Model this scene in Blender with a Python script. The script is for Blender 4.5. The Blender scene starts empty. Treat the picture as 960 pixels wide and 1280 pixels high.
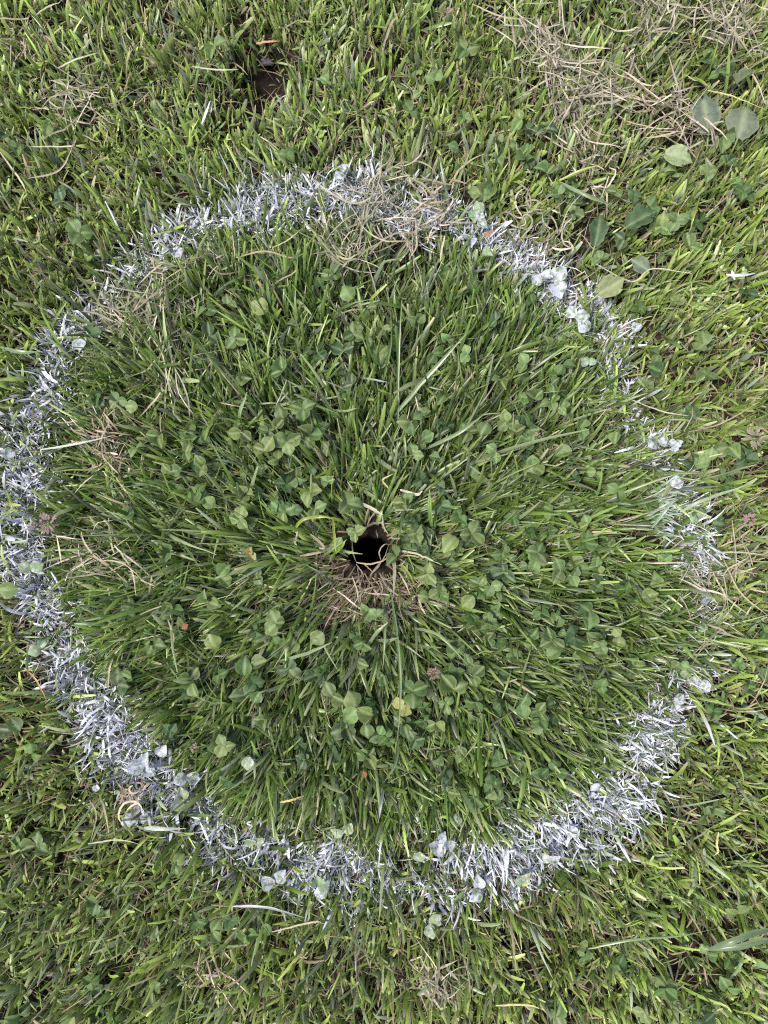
import bpy, math, random
import numpy as np

rng = np.random.default_rng(7)
random.seed(7)
SC = bpy.context.scene
COL = SC.collection

# ------------------------------------------------------------------ camera
CAM_H, TILT = 0.66, math.radians(4.6)
cam_d = bpy.data.cameras.new('camera')
cam_d.sensor_fit = 'AUTO'
cam_d.sensor_width = 36.0
cam_d.lens = 27.0
cam_d.clip_start = 0.01
cam_d.clip_end = 1000.0
cam = bpy.data.objects.new('camera', cam_d)
COL.objects.link(cam)
cam.location = (0, 0, CAM_H)
cam.rotation_euler = (TILT, 0, 0)
SC.camera = cam

# ------------------------------------------------------------------ overcast daylight
SUN_EL, SUN_AZ = math.radians(64), math.radians(250)      # azimuth measured from +Y (top of the picture) towards +X
world = bpy.data.worlds.new('World')
SC.world = world
world.use_nodes = True
wn, wl = world.node_tree.nodes, world.node_tree.links
wn.clear()
sky = wn.new('ShaderNodeTexSky')
sky.sky_type = 'NISHITA'
sky.sun_disc = False
sky.sun_elevation = SUN_EL
sky.sun_rotation = SUN_AZ
sky.air_density = 1.0
sky.dust_density = 4.0
sky.ozone_density = 1.0
bg = wn.new('ShaderNodeBackground')
bg.inputs['Strength'].default_value = 0.08
wo = wn.new('ShaderNodeOutputWorld')
wl.new(sky.outputs[0], bg.inputs[0])
wl.new(bg.outputs[0], wo.inputs[0])

sun_d = bpy.data.lights.new('sun', 'SUN')
sun_d.energy = 1.5
sun_d.angle = math.radians(11)
sun_d.color = (1.0, 0.98, 0.95)
sun = bpy.data.objects.new('sun', sun_d)
COL.objects.link(sun)
sun.rotation_euler = (math.pi / 2 - SUN_EL, 0, math.pi - SUN_AZ)
sun.location = (0, 0, 3)

SC.view_settings.view_transform = 'Standard'
SC.view_settings.look = 'None'
SC.view_settings.gamma = 1.0
SC.view_settings.use_curve_mapping = False
SC.view_settings.exposure = 1.74
SC.render.engine = 'CYCLES'
SC.cycles.max_bounces = 6
SC.cycles.diffuse_bounces = 2
SC.cycles.transmission_bounces = 3
SC.cycles.transparent_max_bounces = 4
SC.cycles.use_denoising = False
SC.cycles.filter_width = 1.15

# ------------------------------------------------------------------ helpers
F = 960.0                                   # focal length in photograph pixels
CT, ST = math.cos(TILT), math.sin(TILT)

def at(px, py, z=0.0):
    """the point at height z that lies under a pixel of the photograph (vectorised)"""
    px, py = np.asarray(px, float), np.asarray(py, float)
    dx, dy = (px - 480.0) / F, -(py - 640.0) / F
    wy, wz = dy * CT + ST, dy * ST - CT
    t = (z - CAM_H) / wz
    return dx * t, wy * t

def vnoise(x, y, s, seed=0):
    """smooth value noise in 0..1, feature size s"""
    x, y = np.asarray(x) / s + 137.3 + seed * 17.1, np.asarray(y) / s + 91.7 + seed * 5.3
    i, j = np.floor(x).astype(np.int64), np.floor(y).astype(np.int64)
    u, v = x - i, y - j
    u, v = u * u * (3 - 2 * u), v * v * (3 - 2 * v)
    def h(a, b):
        n = (a * 374761393 + b * 668265263 + seed * 1442695041) & 0x7fffffff
        n = ((n ^ (n >> 13)) * 1274126177) & 0x7fffffff
        return ((n ^ (n >> 16)) & 0xffff) / 65535.0
    return (h(i, j) * (1 - u) + h(i + 1, j) * u) * (1 - v) + (h(i, j + 1) * (1 - u) + h(i + 1, j + 1) * u) * v

HX, HY = (float(v) for v in at(462, 690))
HOLE_R = 0.0155
DX, DY = (float(v) for v in at(340, 92))    # the small dug pit
DENTS = [(340, 92, 0.025, 0.036), (325, 130, 0.030, 0.014), (395, 335, 0.035, 0.010), (500, 330, 0.035, 0.012), (725, 305, 0.03, 0.012),
         (660, 1180, 0.022, 0.0125), (455, 725, 0.03, 0.004), (840, 180, 0.03, 0.012), (850, 1160, 0.03, 0.012), (380, 1170, 0.03, 0.010)]

def gz(x, y):
    x, y = np.asarray(x, float), np.asarray(y, float)
    z = 0.010 * (vnoise(x, y, 0.16, 1) - 0.5) + 0.006 * (vnoise(x, y, 0.05, 2) - 0.5)
    for px, py, r, d in DENTS:
        cx, cy = at(px, py)
        z = z - d * np.exp(-((x - cx) ** 2 + (y - cy) ** 2) / (r * r))
    rr = np.hypot(x - HX, y - HY)
    return z * np.clip((rr - HOLE_R) / 0.03, 0.15, 1)

# ring of paint: centre line px, half width px, strength
RING = [(430, 250, 36, .95), (330, 256, 34, 1), (262, 272, 30, .95), (205, 302, 26, .9), (155, 335, 24, .85), (120, 377, 22, .8), (83, 425, 27, .85), (55, 478, 32, .9),
        (35, 530, 36, 1), (25, 590, 36, 1), (25, 650, 36, .95), (35, 710, 40, .85), (52, 765, 36, .85), (76, 818, 36, .9), (108, 872, 38, .95), (150, 928, 42, 1),
        (200, 978, 44, .8), (255, 1020, 46, .75), (312, 1055, 54, .75), (370, 1082, 58, .7), (432, 1090, 60, .58), (500, 1090, 60, .48), (560, 1086, 60, .54),
        (622, 1072, 56, .62), (680, 1048, 54, .7), (725, 1022, 52, .75), (775, 975, 44, .7), (820, 915, 38, .75), (852, 860, 32, .85), (870, 815, 22, .35), (877, 760, 20, .5),
        (877, 710, 22, .7), (868, 655, 26, .9), (850, 612, 24, .75), (822, 568, 24, .6), (790, 520, 22, .55), (768, 470, 22, .8), (757, 420, 25, 1), (728, 382, 25, 1),
        (690, 348, 27, 1), (642, 314, 27, 1), (600, 285, 28, .95), (560, 265, 30, .8), (500, 250, 34, .7)]
_rx, _ry = at([r[0] for r in RING], [r[1] for r in RING], 0.018)
_ra = np.arctan2(_ry - HY, _rx - HX)
_o = np.argsort(_ra)
_ra, _rr = _ra[_o], np.hypot(_rx - HX, _ry - HY)[_o]
_rw = (np.array([r[2] for r in RING]) * CAM_H / F)[_o]
_rs = np.array([r[3] for r in RING])[_o]
def _per(v):
    return np.concatenate([v[-3:], v, v[:3]])
_pa = np.concatenate([_ra[-3:] - 2 * math.pi, _ra, _ra[:3] + 2 * math.pi])
def ring(x, y):
    """signed distance to the ring line in half widths, strength, ring radius"""
    a = np.arctan2(y - HY, x - HX)
    R, w, s = (np.interp(a, _pa, _per(v)) for v in (_rr, _rw, _rs))
    r = np.hypot(x - HX, y - HY)
    return (r - R) / w, s, R
def paint(x, y):
    d, s, R = ring(x, y)
    d = d + 0.9 * (vnoise(x, y, 0.022, 5) - 0.5)
    m = np.clip(1.25 - np.abs(d) * 1.25, 0, 1) * s
    return np.clip(m * (2.5 * vnoise(x, y, 0.015, 6) - 0.62 + 0.75 * s * s), 0, 1)

# ------------------------------------------------------------------ materials
def nodes_of(name):
    m = bpy.data.materials.new(name)
    m.use_nodes = True
    n, l = m.node_tree.nodes, m.node_tree.links
    n.clear()
    out = n.new('ShaderNodeOutputMaterial')
    return m, n, l, out

def leafy(name, color=None, rough=0.5, trans=0.3, spec=0.35, attr=None, var=0.0, noise_scale=5.0, mottle=0.30, paint_amount=0.0, vein=0.0):
    """thin plant matter: gloss + light passing through; colour from an attribute or fixed, with mottling"""
    m, n, l, out = nodes_of(name)
    b = n.new('ShaderNodeBsdfPrincipled')
    b.inputs['Roughness'].default_value = rough
    b.inputs['Specular IOR Level'].default_value = spec
    t = n.new('ShaderNodeBsdfTranslucent')
    mix = n.new('ShaderNodeMixShader')
    mix.inputs[0].default_value = trans
    if attr:
        c = n.new('ShaderNodeAttribute'); c.attribute_name = attr
        csock = c.outputs['Color']
    else:
        c = n.new('ShaderNodeRGB'); c.outputs[0].default_value = (*color, 1)
        csock = c.outputs[0]
    tc = n.new('ShaderNodeTexCoord')
    nz = n.new('ShaderNodeTexNoise'); nz.noise_dimensions = '4D' if var else '3D'; nz.inputs['Scale'].default_value = noise_scale; nz.inputs['Detail'].default_value = 4
    l.new(tc.outputs['Object'], nz.inputs['Vector'])
    hsv = n.new('ShaderNodeHueSaturation')
    l.new(csock, hsv.inputs['Color'])
    mr = n.new('ShaderNodeMapRange'); mr.inputs[1].default_value = 0.3; mr.inputs[2].default_value = 0.7
    mr.inputs[3].default_value = 1 - mottle; mr.inputs[4].default_value = 1 + mottle
    l.new(nz.outputs['Fac'], mr.inputs[0])
    vsock = mr.outputs[0]
    if var:
        oi = n.new('ShaderNodeObjectInfo')
        m50 = n.new('ShaderNodeMath'); m50.operation = 'MULTIPLY'; m50.inputs[1].default_value = 50.0
        l.new(oi.outputs['Random'], m50.inputs[0]); l.new(m50.outputs[0], nz.inputs['W'])
        mv = n.new('ShaderNodeMapRange'); mv.inputs[3].default_value = 1 - var; mv.inputs[4].default_value = 1 + var
        l.new(oi.outputs['Random'], mv.inputs[0])
        mm = n.new('ShaderNodeMath'); mm.operation = 'MULTIPLY'
        l.new(mv.outputs[0], mm.inputs[0]); l.new(vsock, mm.inputs[1])
        vsock = mm.outputs[0]
        mh = n.new('ShaderNodeMapRange'); mh.inputs[3].default_value = 0.5 - 0.045; mh.inputs[4].default_value = 0.5 + 0.005
        fr = n.new('ShaderNodeMath'); fr.operation = 'FRACT'
        m7 = n.new('ShaderNodeMath'); m7.operation = 'MULTIPLY'; m7.inputs[1].default_value = 7.31
        l.new(oi.outputs['Random'], m7.inputs[0]); l.new(m7.outputs[0], fr.inputs[0]); l.new(fr.outputs[0], mh.inputs[0])
        l.new(mh.outputs[0], hsv.inputs['Hue'])
    l.new(vsock, hsv.inputs['Value'])
    csock = hsv.outputs[0]
    if vein:
        va = n.new('ShaderNodeAttribute'); va.attribute_name = 'vein'
        mx = n.new('ShaderNodeMix'); mx.data_type = 'RGBA'
        mf = n.new('ShaderNodeMath'); mf.operation = 'MULTIPLY'; mf.inputs[1].default_value = vein
        l.new(va.outputs['Fac'], mf.inputs[0]); l.new(mf.outputs[0], mx.inputs[0])
        l.new(csock, mx.inputs[6]); mx.inputs[7].default_value = (0.30, 0.36, 0.20, 1)
        csock = mx.outputs[2]
    if paint_amount:
        n2 = n.new('ShaderNodeTexNoise'); n2.noise_dimensions = '4D'; n2.inputs['Scale'].default_value = 3.2; n2.inputs['Detail'].default_value = 6; n2.inputs['Roughness'].default_value = 0.7
        l.new(m50.outputs[0], n2.inputs['W'])
        l.new(tc.outputs['Object'], n2.inputs['Vector'])
        r2 = n.new('ShaderNodeMapRange'); th = 0.64 - 0.28 * paint_amount
        r2.inputs[1].default_value = th; r2.inputs[2].default_value = th + 0.12
        l.new(n2.outputs['Fac'], r2.inputs[0])
        mx = n.new('ShaderNodeMix'); mx.data_type = 'RGBA'
        l.new(r2.outputs[0], mx.inputs[0]); l.new(csock, mx.inputs[6]); mx.inputs[7].default_value = (0.38, 0.385, 0.455, 1)
        csock = mx.outputs[2]
    l.new(csock, b.inputs['Base Color']); l.new(csock, t.inputs['Color'])
    l.new(b.outputs[0], mix.inputs[1]); l.new(t.outputs[0], mix.inputs[2])
    l.new(mix.outputs[0], out.inputs[0])
    return m

PAINT = (0.69, 0.70, 0.80, 1)
M = {}
M['grass'] = leafy('grass_blade', attr='col', rough=0.35, trans=0.36, spec=0.6, mottle=0.10, noise_scale=90)
M['low_clover'] = leafy('low_clover_leaf', attr='col', rough=0.6, trans=0.25, spec=0.3, mottle=0.2, noise_scale=400)
M['paint_grass'] = leafy('painted_blade', attr='col', rough=0.6, trans=0.12, spec=0.3, mottle=0.10, noise_scale=400)
M['dry'] = leafy('dry_grass', attr='col', rough=0.7, trans=0.15, spec=0.2, mottle=0.2, noise_scale=300)
M['clover'] = leafy('clover_leaf', (0.068, 0.120, 0.034), rough=0.55, trans=0.25, spec=0.3, var=0.28, vein=0.45)
M['clover_pale'] = leafy('clover_leaf_pale', (0.110, 0.175, 0.056), rough=0.55, trans=0.25, spec=0.3, var=0.18, vein=0.35)
M['clover_dark'] = leafy('clover_leaf_dark', (0.042, 0.078, 0.030), rough=0.55, trans=0.22, spec=0.3, var=0.2, vein=0.4)
M['clover_yellow'] = leafy('clover_leaf_yellow', (0.28, 0.28, 0.09), rough=0.55, trans=0.25, spec=0.3, var=0.1, vein=0.3)
M['clover_paint'] = leafy('clover_leaf_painted', (0.10, 0.16, 0.07), rough=0.6, trans=0.1, spec=0.3, var=0.2, paint_amount=0.8, vein=.3)
M['clover_halfpaint'] = leafy('clover_leaf_half_painted', (0.16, 0.23, 0.12), rough=0.6, trans=0.1, spec=0.3, var=0.1, paint_amount=0.45)
M['stem'] = leafy('petiole', (0.15, 0.21, 0.07), rough=0.5, trans=0.1, spec=0.4, var=0.2)
M['weed'] = leafy('weed_leaf', (0.095, 0.120, 0.080), rough=0.6, trans=0.2, spec=0.3, var=0.12, vein=0.5, noise_scale=6)
M['weed_dark'] = leafy('weed_leaf_dark', (0.05, 0.085, 0.035), rough=0.55, trans=0.2, spec=0.3, var=0.12, vein=0.3, noise_scale=6)
M['weed_pale'] = leafy('weed_leaf_pale', (0.19, 0.24, 0.115), rough=0.55, trans=0.25, spec=0.35, var=0.1, vein=0.4, noise_scale=6)
M['pit_leaf'] = leafy('rotten_leaf', (0.035, 0.032, 0.034), rough=0.6, trans=0.05, spec=0.4, var=0.1)
M['leaf_scrap'] = leafy('brown_scrap', (0.24, 0.13, 0.08), rough=0.7, trans=0.2, spec=0.2)
M['flower'] = leafy('dry_floret', (0.25, 0.185, 0.155), rough=0.8, trans=0.2, spec=0.1, var=0.15, noise_scale=300)
M['flower_brown'] = leafy('dry_floret_brown', (0.24, 0.19, 0.14), rough=0.8, trans=0.2, spec=0.1, var=0.1, noise_scale=300)
M['flower_pale'] = leafy('dry_floret_pale', (0.26, 0.24, 0.165), rough=0.8, trans=0.2, spec=0.1, var=0.1, noise_scale=300)
M['rust'] = leafy('rusty_leaf', (0.20, 0.075, 0.04), rough=0.7, trans=0.2, spec=0.2)

def soil_mat():
    m, n, l, out = nodes_of('soil')
    b = n.new('ShaderNodeBsdfPrincipled'); b.inputs['Roughness'].default_value = 0.95; b.inputs['Specular IOR Level'].default_value = 0.1
    tc = n.new('ShaderNodeTexCoord')
    n1 = n.new('ShaderNodeTexNoise'); n1.inputs['Scale'].default_value = 120; n1.inputs['Detail'].default_value = 8
    n2 = n.new('ShaderNodeTexNoise'); n2.inputs['Scale'].default_value = 6; n2.inputs['Detail'].default_value = 5
    l.new(tc.outputs['Object'], n1.inputs['Vector']); l.new(tc.outputs['Object'], n2.inputs['Vector'])
    r = n.new('ShaderNodeValToRGB')
    r.color_ramp.elements[0].position = 0.3; r.color_ramp.elements[0].color = (0.007, 0.005, 0.004, 1)
    r.color_ramp.elements[1].position = 0.75; r.color_ramp.elements[1].color = (0.034, 0.025, 0.018, 1)
    l.new(n1.outputs['Fac'], r.inputs[0])
    # beyond the built blades the sheet itself is lawn
    ln = n.new('ShaderNodeVectorMath'); ln.operation = 'LENGTH'
    l.new(tc.outputs['Object'], ln.inputs[0])
    mr = n.new('ShaderNodeMapRange'); mr.inputs[1].default_value = 1.6; mr.inputs[2].default_value = 2.6
    l.new(ln.outputs['Value'], mr.inputs[0])
    g = n.new('ShaderNodeValToRGB')
    g.color_ramp.elements[0].color = (0.05, 0.085, 0.02, 1); g.color_ramp.elements[1].color = (0.11, 0.14, 0.04, 1)
    l.new(n2.outputs['Fac'], g.inputs[0])
    mx = n.new('ShaderNodeMix'); mx.data_type = 'RGBA'
    l.new(mr.outputs[0], mx.inputs[0]); l.new(r.outputs[0], mx.inputs[6]); l.new(g.outputs[0], mx.inputs[7])
    l.new(mx.outputs[2], b.inputs['Base Color'])
    bp = n.new('ShaderNodeBump'); bp.inputs['Strength'].default_value = 0.9; bp.inputs['Distance'].default_value = 0.004
    l.new(n1.outputs['Fac'], bp.inputs['Height']); l.new(bp.outputs[0], b.inputs['Normal'])
    l.new(b.outputs[0], out.inputs[0])
    return m
M['soil'] = soil_mat()

def mesh_obj(name, verts, faces, mat, parent=None, col=None, smooth=True, attr=None):
    me = bpy.data.meshes.new(name)
    verts = np.asarray(verts, np.float32)
    if isinstance(faces, np.ndarray):
        k = faces.shape[1]
        me.vertices.add(len(verts)); me.vertices.foreach_set('co', verts.ravel())
        me.loops.add(faces.size); me.loops.foreach_set('vertex_index', faces.ravel().astype(np.int32))
        me.polygons.add(len(faces))
        me.polygons.foreach_set('loop_start', np.arange(0, faces.size, k, dtype=np.int32))
        me.update(calc_edges=True)
    else:
        me.from_pydata(verts.tolist(), [], faces); me.update()
    if smooth:
        me.polygons.foreach_set('use_smooth', np.ones(len(me.polygons), bool))
    if col is not None:
        a = me.attributes.new('col', 'FLOAT_COLOR', 'POINT')
        c = np.ones((len(verts), 4), np.float32); c[:, :3] = col
        a.data.foreach_set('color', c.ravel())
    if attr is not None:
        a = me.attributes.new('vein', 'FLOAT', 'POINT')
        a.data.foreach_set('value', np.asarray(attr, np.float32))
    me.materials.append(mat)
    return link(name, me, parent)

def link(name, me, parent=None):
    o = bpy.data.objects.new(name, me)
    COL.objects.link(o)
    if parent is not None:
        o.parent = parent
    return o

def tag(o, label=None, category=None, group=None, kind=None):
    for k, v in (('label', label), ('category', category), ('group', group), ('kind', kind)):
        if v:
            o[k] = v
    return o

def empty(name, loc):
    o = bpy.data.objects.new(name, None)
    o.empty_display_size = 0.01
    COL.objects.link(o)
    o.location = loc
    return o

# ------------------------------------------------------------------ the ground: one sheet, with the hole sunk into it
def build_ground():
    NS = 160
    rad, zz = [], []
    for r, z in [(0.004, -.16), (0.010, -.158), (0.0150, -.145), (0.0156, -.10), (0.0160, -.05), (0.0154, -.02), (0.0160, -.008), (0.0180, -.002), (0.0215, 0)]:
        rad.append(r); zz.append(z)
    r = 0.026
    while r < 400:
        rad.append(r); zz.append(0.0)
        r *= 1.022 if r < 1.2 else 1.3
    a = np.linspace(0, 2 * math.pi, NS, endpoint=False)
    V = [(HX, HY, -.162)]
    for i, (r, z) in enumerate(zip(rad, zz)):
        wob = 1 + (0.10 * np.sin(2 * a + 1) + 0.06 * np.sin(5 * a + z * 60) + 0.05 * np.sin(9 * a + z * 90 + 2)) * (1.0 if r < 0.03 else max(0, 1 - (r - 0.03) / 0.05))
        x, y = HX + r * wob * np.cos(a), HY + r * wob * np.sin(a)
        far = min(1.0, 3.0 / max(r, 1e-6))
        g = gz(x, y) * (1.0 if r < 3 else 0.3) + (0.004 * (vnoise(x, y, 0.008, 9) - .5) if r < 1.0 else 0)
        if r < 0.023:
            g = g + 0.004 * (vnoise(a * 0.05, a * 0 + z, 0.02, 4) - 0.5)
        V += list(zip(x, y, z + g))
    faces = [(0, 1 + j, 1 + (j + 1) % NS) for j in range(NS)]
    for i in range(len(rad) - 1):
        p, q = 1 + i * NS, 1 + (i + 1) * NS
        for j in range(NS):
            k = (j + 1) % NS
            faces.append((p + j, q + j, q + k, p + k))
    o = mesh_obj('ground', V, faces, M['soil'])
    return tag(o, kind='structure', label='dark bare soil under the grass with a deep round hole')
build_ground()

# ------------------------------------------------------------------ blades of grass
def blades(x, y, az, L, W, lean, bend, curl, taper, roll, cols, nseg=4, fold=0.22, floor=0.003, zbase=None):
    """cols: (n, nseg+1, 3). Returns verts, quad faces, colours of n folded blades."""
    n = len(x)
    t = np.linspace(0, 1, nseg + 1)
    P = np.zeros((n, nseg + 1, 3))
    z0 = gz(x, y) if zbase is None else zbase
    P[:, 0] = np.stack([x, y, z0 - 0.002], 1)
    T = np.zeros((n, nseg + 1, 3))
    for k in range(nseg + 1):
        tk = t[k]
        th = lean + bend * tk ** 1.4
        a = az + curl * tk
        T[:, k] = np.stack([np.sin(th) * np.cos(a), np.sin(th) * np.sin(a), np.cos(th)], 1)
        if k:
            P[:, k] = P[:, k - 1] + 0.5 * (T[:, k] + T[:, k - 1]) * (L / nseg)[:, None]
            P[:, k, 2] = np.maximum(P[:, k, 2], z0 + floor)
    side0 = np.stack([-np.sin(az), np.cos(az), np.zeros(n)], 1)
    w = np.empty((n, nseg + 1))
    for k in range(nseg + 1):
        tk = t[k]
        body = 0.62 + 0.38 * min(1, tk / 0.3)
        tail = np.clip((1 - tk) / np.maximum(taper, 0.05), 0, 1) ** 0.7
        tipw = np.where(taper < 0.3, 0.45, 0.08)
        w[:, k] = body * np.maximum(tail, tipw) * W * 0.5
    V = np.empty((n, nseg + 1, 3, 3))
    for k in range(nseg + 1):
        s = side0 - T[:, k] * np.sum(side0 * T[:, k], 1)[:, None]
        s /= np.linalg.norm(s, axis=1)[:, None] + 1e-9
        nn = np.cross(T[:, k], s)
        rr = roll * t[k]
        sr = s * np.cos(rr)[:, None] + nn * np.sin(rr)[:, None]
        nr = np.cross(T[:, k], sr)
        wk = w[:, k][:, None]
        V[:, k, 0] = P[:, k] - sr * wk
        V[:, k, 1] = P[:, k] + nr * wk * fold * 2
        V[:, k, 2] = P[:, k] + sr * wk
    idx = np.arange(n)[:, None, None] * (3 * (nseg + 1))
    base = []
    for k in range(nseg):
        for c in (0, 1):
            base.append([3 * k + c, 3 * k + c + 1, 3 * (k + 1) + c + 1, 3 * (k + 1) + c])
    faces = (idx + np.array(base)[None]).reshape(-1, 4)
    C = np.repeat(cols[:, :, None, :], 3, axis=2)
    return V.reshape(-1, 3), faces, C.reshape(-1, 3)

def pick(pal, n, w=None):
    pal = np.array(pal, float)
    w = None if w is None else np.array(w) / np.sum(w)
    return pal[rng.choice(len(pal), n, p=w)]

GREEN_IN = [(0.041, 0.082, 0.014), (0.064, 0.115, 0.020), (0.098, 0.156, 0.032), (0.046, 0.082, 0.030), (0.150, 0.208, 0.056), (0.172, 0.212, 0.108)]
GREEN_OUT = [(0.120, 0.182, 0.036), (0.168, 0.242, 0.054), (0.238, 0.308, 0.085), (0.088, 0.138, 0.042), (0.270, 0.315, 0.155), (0.175, 0.222, 0.115)]
TAN = [(0.36, 0.30, 0.19), (0.30, 0.24, 0.15), (0.42, 0.36, 0.24), (0.26, 0.20, 0.13), (0.38, 0.30, 0.22)]
BASEC = np.array([0.16, 0.17, 0.07])

CLOVERS = []   # filled below: (px, py, size px, leaflets, style)
def blade_colours(main, nseg, tip_gain, tan_tip, base_mix=0.35):
    n = len(main)
    t = np.linspace(0, 1, nseg + 1)
    C = np.empty((n, nseg + 1, 3))
    tipc = main * (1 + tip_gain)[:, None] + np.array([0.035, 0.030, 0.004])
    for k, tk in enumerate(t):
        b = max(0, 1 - tk / 0.35) * base_mix
        q = np.clip((tk - 0.35) / 0.65, 0, 1)
        C[:, k] = (main * (1 - q) + tipc * q) * (1 - b) + BASEC * b
    C[:, -1] = np.where(tan_tip[:, None], np.array([0.36, 0.31, 0.18]), C[:, -1])
    return C

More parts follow.
